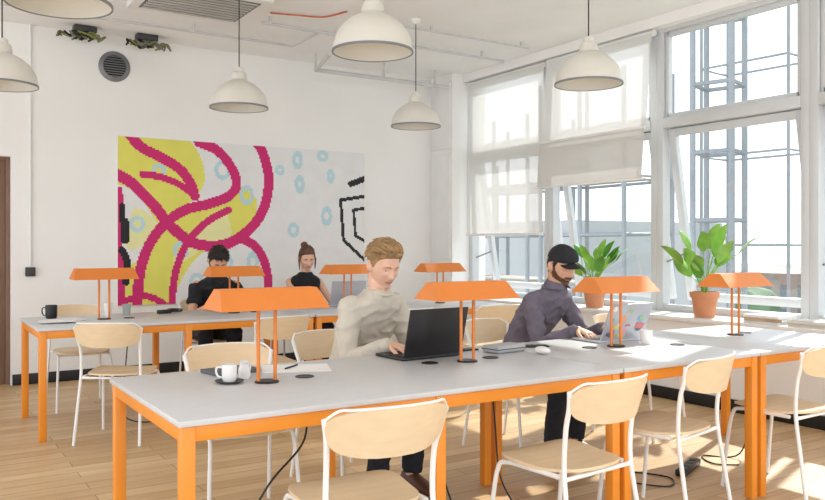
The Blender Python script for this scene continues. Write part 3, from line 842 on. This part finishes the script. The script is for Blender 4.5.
    if collar == 'shirt':
        m = MB(); NC = NC + V((0, 0, .010))
        def op(c0, a, bb, tilt):
            return [c0 + V((math.sin(t) * a, -math.cos(t) * bb, math.cos(t) * tilt)) for t in [-2.75 + 5.5 * q / 28 for q in range(29)]]
        A = op(NC + V((0, 0, .030)), .062, .060, .016); B_ = op(NC + V((0, 0, -.016)), .092, .096, .010); C_ = op(NC + V((0, 0, -.010)), .058, .058, .010)
        vs = A + B_ + C_; fs = []
        for q in range(28): fs += [(q, q + 1, 30 + q, 29 + q), (q, 58 + q, 59 + q, q + 1)]
        m.raw(vs, fs); m.obj('collar', shirt, body)
    c = MB()
    c.loft([[V((math.cos(t) * a, .0 + math.sin(t) * bb, z)) for t in [2 * math.pi * q / 24 for q in range(24)]] for z, a, bb in ((.45, .16, .13), (.50, .182, .15), (.56, .178, .142), (.60, .165, .13))])
    for H, K, A in legs:
        c.tube([H, H.lerp(K, .5), K, K.lerp(A, .3), K.lerp(A, .8), A + V((0, 0, .01))], [.085, .08, .066, .062, .056, .055], 18, roundcap=False)
        c.ell(K, (.066, .066, .066))
    me = fuse(c, .009, 4, .005, 9, seed=3); me.materials.append(pants)
    mkobj('trousers', me, body, (0, 0, 0), 0, True, 180)
    for H, K, A in legs:
        s = MB(); rings = []
        for y, w, z0, z1 in [(-.065, .022, .02, .06), (-.055, .034, .0, .10), (0, .038, .0, .115), (.06, .042, .0, .085), (.12, .046, .0, .06), (.17, .042, .0, .05), (.20, .026, .006, .035)]:
            rings.append([V((A.x + math.cos(t) * w, A.y + y, (z0 + z1) / 2 + math.sin(t) * (z1 - z0) / 2)) for t in [2 * math.pi * q / 16 for q in range(16)]])
        s.loft(rings); s.obj('shoe', shoes or BLKPL, body)
    for s in (-1, 1):
        p = surf(s * .030, .005)
        e = MB(); e.ell(HM @ (p + V((0, -.0070, 0))), (.0125, .0095, .0090), rot=HM.to_3x3(), seg=16); e.mi = 1
        e.ell(HM @ (p + V((0, .0003, -.003))), (.0058, .0034, .0056), rot=HM.to_3x3(), seg=12)
        e.obj('eye', [EYEW, EYEI], body)
        l = MB(); l.tube([HM @ (surf(s * x, .0105 - abs(x - .030) ** 2 * 30) + V((0, .001, 0))) for x in (.017, .023, .030, .037, .043)], [.0025, .0042, .0048, .0042, .0025], 8, roundcap=True)
        l.obj('eyelid', skin, body)
        eb = MB(); eb.tube([HM @ (surf(s * x, zz) + V((0, .0015, 0))) for x, zz in ((.013, .024), (.022, .0275), (.033, .028), (.044, .024))], [.0028, .0040, .0034, .0016], 8, roundcap=True)
        eb.obj('eyebrow', hairm, body)
    lp = MB()
    for zz, r in ((-.0555, .0028), (-.062, .0034)):
        lp.tube([HM @ (surf(x, zz + (abs(x) * .05)) + V((0, .0006, 0))) for x in (-.023, -.012, 0, .012, .023)], [.0012, r, r, r, .0012], 8, roundcap=True)
    lp.obj('lips', LIPM, body)
    def zh(y):
        P = [(-.11, -.072), (-.06, -.060), (-.036, -.034), (-.026, .020), (-.012, .030), (-.002, .026), (.004, -.006), (.018, -.004), (.030, .034), (.045, .054), (.062, .066), (.08, .073), (.1, .077)]
        if y <= P[0][0]: return P[0][1]
        for (a, b1), (c1, d1) in zip(P[:-1], P[1:]):
            if y <= c1: return b1 + (d1 - b1) * (y - a) / (c1 - a)
        return P[-1][1]
    th_top = {'swept': .018, 'short': .014, 'bun': .012, 'under_cap': .004, 'curly': .018}[hair]
    def hoff(p, d):
        m = sstep(p.z - zh(p.y), -.004, .008)
        th = .003 + .004 * sstep(p.z, 0, .05) + th_top * max(0, d.z) ** 1.1
        if hair == 'swept': th += .012 * max(0, d.z) * sstep(d.y, -.2, .6)
        th += .0030 * noise.noise(V((p.x * 120, p.y * 45, p.z * 45))) + (.006 if hair == 'curly' else .002) * noise.noise(p * 60)
        return -.008 * (1 - m) + th * m
    h = MB(); grid_to(h, head_grid(hoff, 110, 84), HM)
    nlock = {'swept': 1000, 'short': 350, 'bun': 550, 'under_cap': 200, 'curly': 550}[hair]
    bunc = V((0, -.085, .095)); made = 0; tries = 0
    while made < nlock and tries < 20000:
        tries += 1
        d = V((rnd.gauss(0, 1), rnd.gauss(0, 1), rnd.gauss(0, 1))).normalized()
        p = hp(d)
        if p.z - zh(p.y) < .001: continue
        if cap and p.z > .03: continue
        made += 1
        if hair == 'swept':
            t = sstep(d.z, .1, .6); comb = V((.8, -.6, .25)) * t + V((0, -.6, -.8)) * (1 - t); L = .010 + .038 * t; lift = .12 + .48 * t * sstep(d.y, -.1, .7)
        elif hair == 'bun': comb = (bunc - p).normalized(); L = .045; lift = .12
        elif hair == 'curly': comb = V((rnd.uniform(-1, 1), rnd.uniform(-.6, 1), rnd.uniform(-1, .6))); L = .014 + .018 * max(0, d.z); lift = .5
        else: comb = V((0, -.3, -1)); L = .012; lift = .15
        j = .26 if hair == 'swept' else .3
        comb = comb + V((rnd.uniform(-j, j), rnd.uniform(-j, j), rnd.uniform(-j, j)))
        comb = (comb - d * comb.dot(d)).normalized()
        L *= rnd.uniform(.7, 1.25); root = p + d * (hoff(p, d) * .7)
        pts = [root, root + d * L * lift * .6 + comb * L * .35, root + d * L * lift * .85 + comb * L * .75, root + d * L * lift * .7 + comb * L * 1.1]
        rr = 1.0 if L > .018 else .65
        h.tube([HM @ q for q in pts], [.0040 * rr, .0038 * rr, .0026 * rr, .0008], 5)
    if hair == 'bun':
        b1 = bmesh.new(); bmesh.ops.create_icosphere(b1, subdivisions=4, radius=1)
        for v in b1.verts: v.co *= 1 + .2 * noise.noise(v.co * 3.5)
        b1.transform(HM @ Matrix.Translation((.012, -.082, .118)) @ Matrix.Diagonal((.036, .032, .032, 1))); h.add(b1)
        for s in (-1, 1):
            for q in range(7):
                o = rnd.uniform(-.010, .008)
                h.tube(catmull([HM @ V((s * .064, .034 + o, .050)), HM @ V((s * (.080 + rnd.uniform(0, .006)), .030 + o, .0)), HM @ V((s * .078, .026 + o, -.06 - q * .008))], 5), [.0048] * 10 + [.001], 6)
    h.obj('hair', hairm, body, ang=180)
    if beard:
        def bmask(p):
            edge = -.052 + .050 * sstep(.066 - p.y, 0, .055)
            lo = sstep(edge - p.z, -.010, .010) * sstep(p.y, -.016, .006)
            mo = sstep(-p.z, .038, .046) * sstep(.034 - abs(p.x), 0, .010) * sstep(p.y, .045, .055)
            sb = sstep(.020 - p.z, 0, .02) * sstep(p.y, -.008, .004) * sstep(.030 - p.y, 0, .012)
            m = max(lo, mo, sb)
            return m * (1 - sstep(.022 - abs(p.x), 0, .004) * sstep(p.z, -.069, -.066) * sstep(-p.z, .052, .055) * (1 if p.y > .05 else 0))
        bs = 1 if beard is True else beard
        def boff(p, d):
            m = bmask(p)
            return -.006 * (1 - m) + (.003 + .007 * sstep(-p.z, .075, .115)) * m * bs
        h = MB(); grid_to(h, head_grid(boff, 120, 96), HM)
        made = tries = 0
        while made < 500 and tries < 20000:
            tries += 1
            d = V((rnd.gauss(0, 1), rnd.gauss(0, 1), rnd.gauss(0, 1))).normalized(); p = hp(d)
            if bmask(p) < .45 or p.z > .01: continue
            made += 1; L = rnd.uniform(.006, .012) * bs
            c3 = V((rnd.uniform(-.3, .3), .25, -1)); c3 = (c3 - d * c3.dot(d)).normalized()
            r0 = p + d * max(0, boff(p, d)) * .8
            h.tube([HM @ r0, HM @ (r0 + d * L * .35 + c3 * L * .5), HM @ (r0 + d * L * .4 + c3 * L)], [.0022, .0018, .0005], 4)
        h.obj('beard', beardm or hairm, body, ang=180)
    if cap:
        def coff(p, d):
            zc = .034 + .10 * (p.y + .02) * (p.y > 0)
            m = sstep(p.z - zc, -.002, .003)
            return -.010 * (1 - m) + (.0075 + .020 * max(0, d.z) * (1 if d.z < .6 else 1 - (d.z - .6) * .9) + .008 * sstep(d.y, .1, .6) * sstep(d.z, .2, .5)) * m
        h = MB(); grid_to(h, head_grid(coff, 110, 84), HM)
        h.ell(HM @ V((0, 0, .133)), (.007, .007, .004))
        h.obj('cap_crown', cap, body, ang=60)
        def fb(x, y): return HM @ V((x, .092 + y - x * x * 4.5, .050 - x * x * 5.0 - (y + .06) * .08))
        h = MB(); h.slab(.064, .066, fb, .003, n=2.4); h.obj('cap_brim', cap, body)
    return body

SK1 = mat('skin_fair', (224, 178, 152), .5, var=.06, scale=14)
SK2 = mat('skin_warm', (218, 166, 136), .5, var=.06, scale=14)
HB = mat('hair_blond', (170, 136, 92), .5, var=.4, scale=30, bump=.3, bscale=120)
HD = mat('hair_dark', (42, 32, 27), .5, var=.3, scale=30, bump=.3, bscale=120)
HBE = mat('beard_brown', (112, 78, 58), .7, var=.35, scale=60, bump=.5, bscale=200)
HBR = mat('hair_brown', (96, 62, 42), .5, var=.35, scale=30, bump=.3, bscale=120)
SWE = mat('cream_sweater', (206, 198, 184), .9, var=.05, scale=10, bump=.25, bscale=160)
SHI = mat('charcoal_purple_shirt', (108, 101, 114), .85, var=.12, scale=18, bump=.2, bscale=120)
BLS = mat('black_tshirt', (26, 26, 30), .85, var=.15, scale=18, bump=.1)
JEA = mat('dark_jeans', (30, 32, 42), .85, var=.2, scale=18, bump=.2, bscale=200)
CAPM = mat('black_cap', (34, 34, 38), .85, var=.1, bump=.2, bscale=200)
BROWNS = mat('brown_leather_shoe', (88, 54, 36), .45, var=.15)

people = []
people.append(person((2.10, 3.89), (.18, -.98), .235, .01, [(2.07, 3.42, .80), (2.29, 3.48, .80)], (-22, 0, -8), SK1, SWE, JEA, HB,
    'young blond man in a cream sweater typing on a laptop', hair='swept', shoes=BROWNS, handdir=[(.35, -.85, -.15), (-.1, -.95, -.15)], collar='crew', fold=.007))
people.append(person((3.34, 3.95), (.22, -.98), .265, -.03, [(3.36, 3.42, .80), (3.58, 3.42, .80)], (-19, 4, -12), SK2, SHI, JEA, HD,
    'bearded man in a black cap and dark shirt at laptop', hair='under_cap', beard=True, beardm=HBE, cap=CAPM, nbz=1.025, handdir=[(.1, -.95, -.2), (-.2, -.95, -.2)], collar='shirt', fold=.009))
people.append(person((2.36, 7.08), (-.10, -1), .28, 0, [(2.20, 6.58, .79), (2.54, 6.56, .79)], (-38, 0, 0), SK2, BLS, JEA, HD,
    'dark-haired man in a black t-shirt looking down', sleeve='short', hair='curly', beard=.8, nbz=1.015, handdir=[(.3, -.9, -.1), (-.3, -.9, -.1)]))
people.append(person((3.24, 7.06), (-.10, -1), .17, 0, [(3.18, 6.60, .79), (3.44, 6.60, .79)], (-20, 3, -6), SK1, BLS, JEA, HBR,
    'woman with brown hair in a bun and black sleeveless top', sleeve='none', hair='bun', female=True, nbz=1.025, handdir=[(.2, -.9, -.1), (-.2, -.9, -.1)]))
for bo, (x, y) in zip(people, [(2.10, 3.91), (3.34, 3.97), (2.36, 7.10), (3.24, 7.08)]):
    copy_thing(ch, (x, y, 0), bo.rotation_euler[2])

# ------------------------------------------------------------------ outside
GRD = mat('outside_ground', (138, 142, 130), .9, var=.15, scale=.05)
struct(MB().box((260, 120, -12.1), (506, 700, .2)).obj('ground', GRD, smooth=False), 'distant ground outside')
rnd = random.Random(5)
FAC = [mat('facade_pale', (166, 168, 168), .8, var=.08, scale=.3), mat('facade_brick', (146, 134, 126), .85, var=.15, scale=.5), mat('facade_grey', (142, 147, 152), .8, var=.1, scale=.3)]
WDK = mat('facade_window', (96, 106, 114), .3)
def building(x, y, sx, sy, top, m, label):
    R = empty('distant_building', (x, y, -12)); tag(R, label, 'building', 'buildings outside the windows'); h = top + 12
    MB().box((0, 0, h / 2), (sx, sy, h)).box((0, 0, h + .2), (sx * .96, sy * .96, .4)).obj('facade', m, R, smooth=False)
    wn = MB(); nzf = int(h / 3)
    for i in range(nzf):
        z = 1.6 + i * 3
        for j in range(max(2, int(sy / 2.6))):
            wn.box((-sx / 2 - .02, -sy / 2 + 1.3 + j * 2.6, z), (.06, 1.3, 1.5))
        for j in range(max(2, int(sx / 2.6))):
            wn.box((-sx / 2 + 1.3 + j * 2.6, -sy / 2 - .02, z), (1.3, .06, 1.5))
    wn.obj('facade_windows', WDK, R, smooth=False)
building(19, 22, 7, 12, 1.6, FAC[0], 'pale rendered building close outside the windows')
for i in range(13):
    a = .55 + i * .115; dist = 115 + (i % 2) * 28
    building(math.sin(a) * dist, math.cos(a) * dist, rnd.uniform(7, 11), rnd.uniform(7, 11), rnd.uniform(-6.5, .5), FAC[i % 3], 'hazy distant town building')
TREE = mat('hazy_foliage', (98, 118, 88), .9, var=.25, scale=.4)
for i in range(8):
    a = .70 + i * .13; dist = 62
    R = empty('tree', (math.sin(a) * dist, math.cos(a) * dist, -12)); tag(R, 'hazy green tree outside the building', 'tree', 'trees outside the windows')
    MB().tube([(0, 0, 0), (0, 0, 7)], .3, 8).obj('trunk', SOIL, R)
    b1 = bmesh.new(); bmesh.ops.create_icosphere(b1, subdivisions=4, radius=1)
    for v in b1.verts: v.co *= 1 + .35 * noise.noise(v.co * 2.2 + V((i, 0, 0)))
    b1.transform(Matrix.Translation((0, 0, 7.8)) @ Matrix.Diagonal((2.9, 2.9, rnd.uniform(2.4, 3.4), 1)))
    t = MB(); t.add(b1); t.obj('crown', TREE, R)
SCF = mat('scaffold_steel', (132, 136, 140), .5, metal=.0, var=.05)
BRD = mat('scaffold_board', (160, 152, 138), .8, var=.1)
def scaffold(x, y, w, d, z0, z1, step, label, rz=0, r=.035, diag=False, boards=False):
    R = empty('scaffold_tower', (x, y, z0), rz); tag(R, label, 'scaffold', 'scaffolding outside')
    s = MB(); H = z1 - z0
    cs = [(-w / 2, -d / 2), (w / 2, -d / 2), (w / 2, d / 2), (-w / 2, d / 2)]
    for a, b in cs: s.tube([(a, b, 0), (a, b, H)], r, 8)
    if boards: s.tube([(-w / 2, 0, 0), (-w / 2, 0, H)], r, 8)
    k = 0; z = .5; bd = MB()
    while z < H:
        for i in range(4):
            a, b = cs[i], cs[(i + 1) % 4]
            s.tube([(*a, z), (*b, z)], r * .7, 6)
            if diag and z + step < H and k % 2 == 0: s.tube([(*a, z), (*b, z + step)], r * .5, 6)
        if boards and k % 2 == 0: bd.box((0, 0, z + .06), (w * .9, d * .96, .05))
        z += step; k += 1
    s.obj('scaffold_poles', SCF, R)
    if boards: bd.obj('scaffold_boards', BRD, R)
    else: bd.bm.free()
scaffold(11.2, 8.2, .62, .62, -12, 6.5, 1.1, 'grey steel lattice mast outside the window', .3, .05)
scaffold(12.8, 8.6, .9, 1.6, -12, 5.5, 1.6, 'slim grey scaffolding frame outside the window', .1, .03)
scaffold(11.5, 11.0, 1.3, 2.2, -12, 4.5, 1.0, 'grey scaffolding bay with boards outside the window', .0, .045, False, True)
scaffold(11.5, 13.6, 1.3, 2.2, -12, 4.0, 1.0, 'grey scaffolding bay with boards outside the window', .0, .045, False, True)
scaffold(11.5, 16.2, 1.3, 2.2, -12, 3.2, 1.0, 'grey scaffolding bay with boards outside the window', .0, .045, False, True)

# ------------------------------------------------------------------ light
wd = bpy.data.worlds.new('world'); scene.world = wd; wd.use_nodes = True
n = wd.node_tree.nodes; l = wd.node_tree.links; bg = n['Background']
tc = n.new('ShaderNodeTexCoord'); sx = n.new('ShaderNodeSeparateXYZ'); cr = n.new('ShaderNodeValToRGB')
l.new(tc.outputs['Generated'], sx.inputs[0]); l.new(sx.outputs['Z'], cr.inputs['Fac'])
cr.color_ramp.elements[0].position = 0; cr.color_ramp.elements[0].color = (.95, .97, 1.0, 1)
cr.color_ramp.elements[1].position = .6; cr.color_ramp.elements[1].color = (.80, .89, 1.0, 1)
l.new(cr.outputs['Color'], bg.inputs['Color']); bg.inputs['Strength'].default_value = 2.3
sun = bpy.data.lights.new('sun', 'SUN'); sun.energy = 7.0; sun.color = (1, .95, .88); sun.angle = math.radians(1.2)
so = bpy.data.objects.new('sun', sun); COL.objects.link(so); so.location = (20, 10, 15)
so.rotation_euler = V((.80, .30, .68)).to_track_quat('Z', 'Y').to_euler()
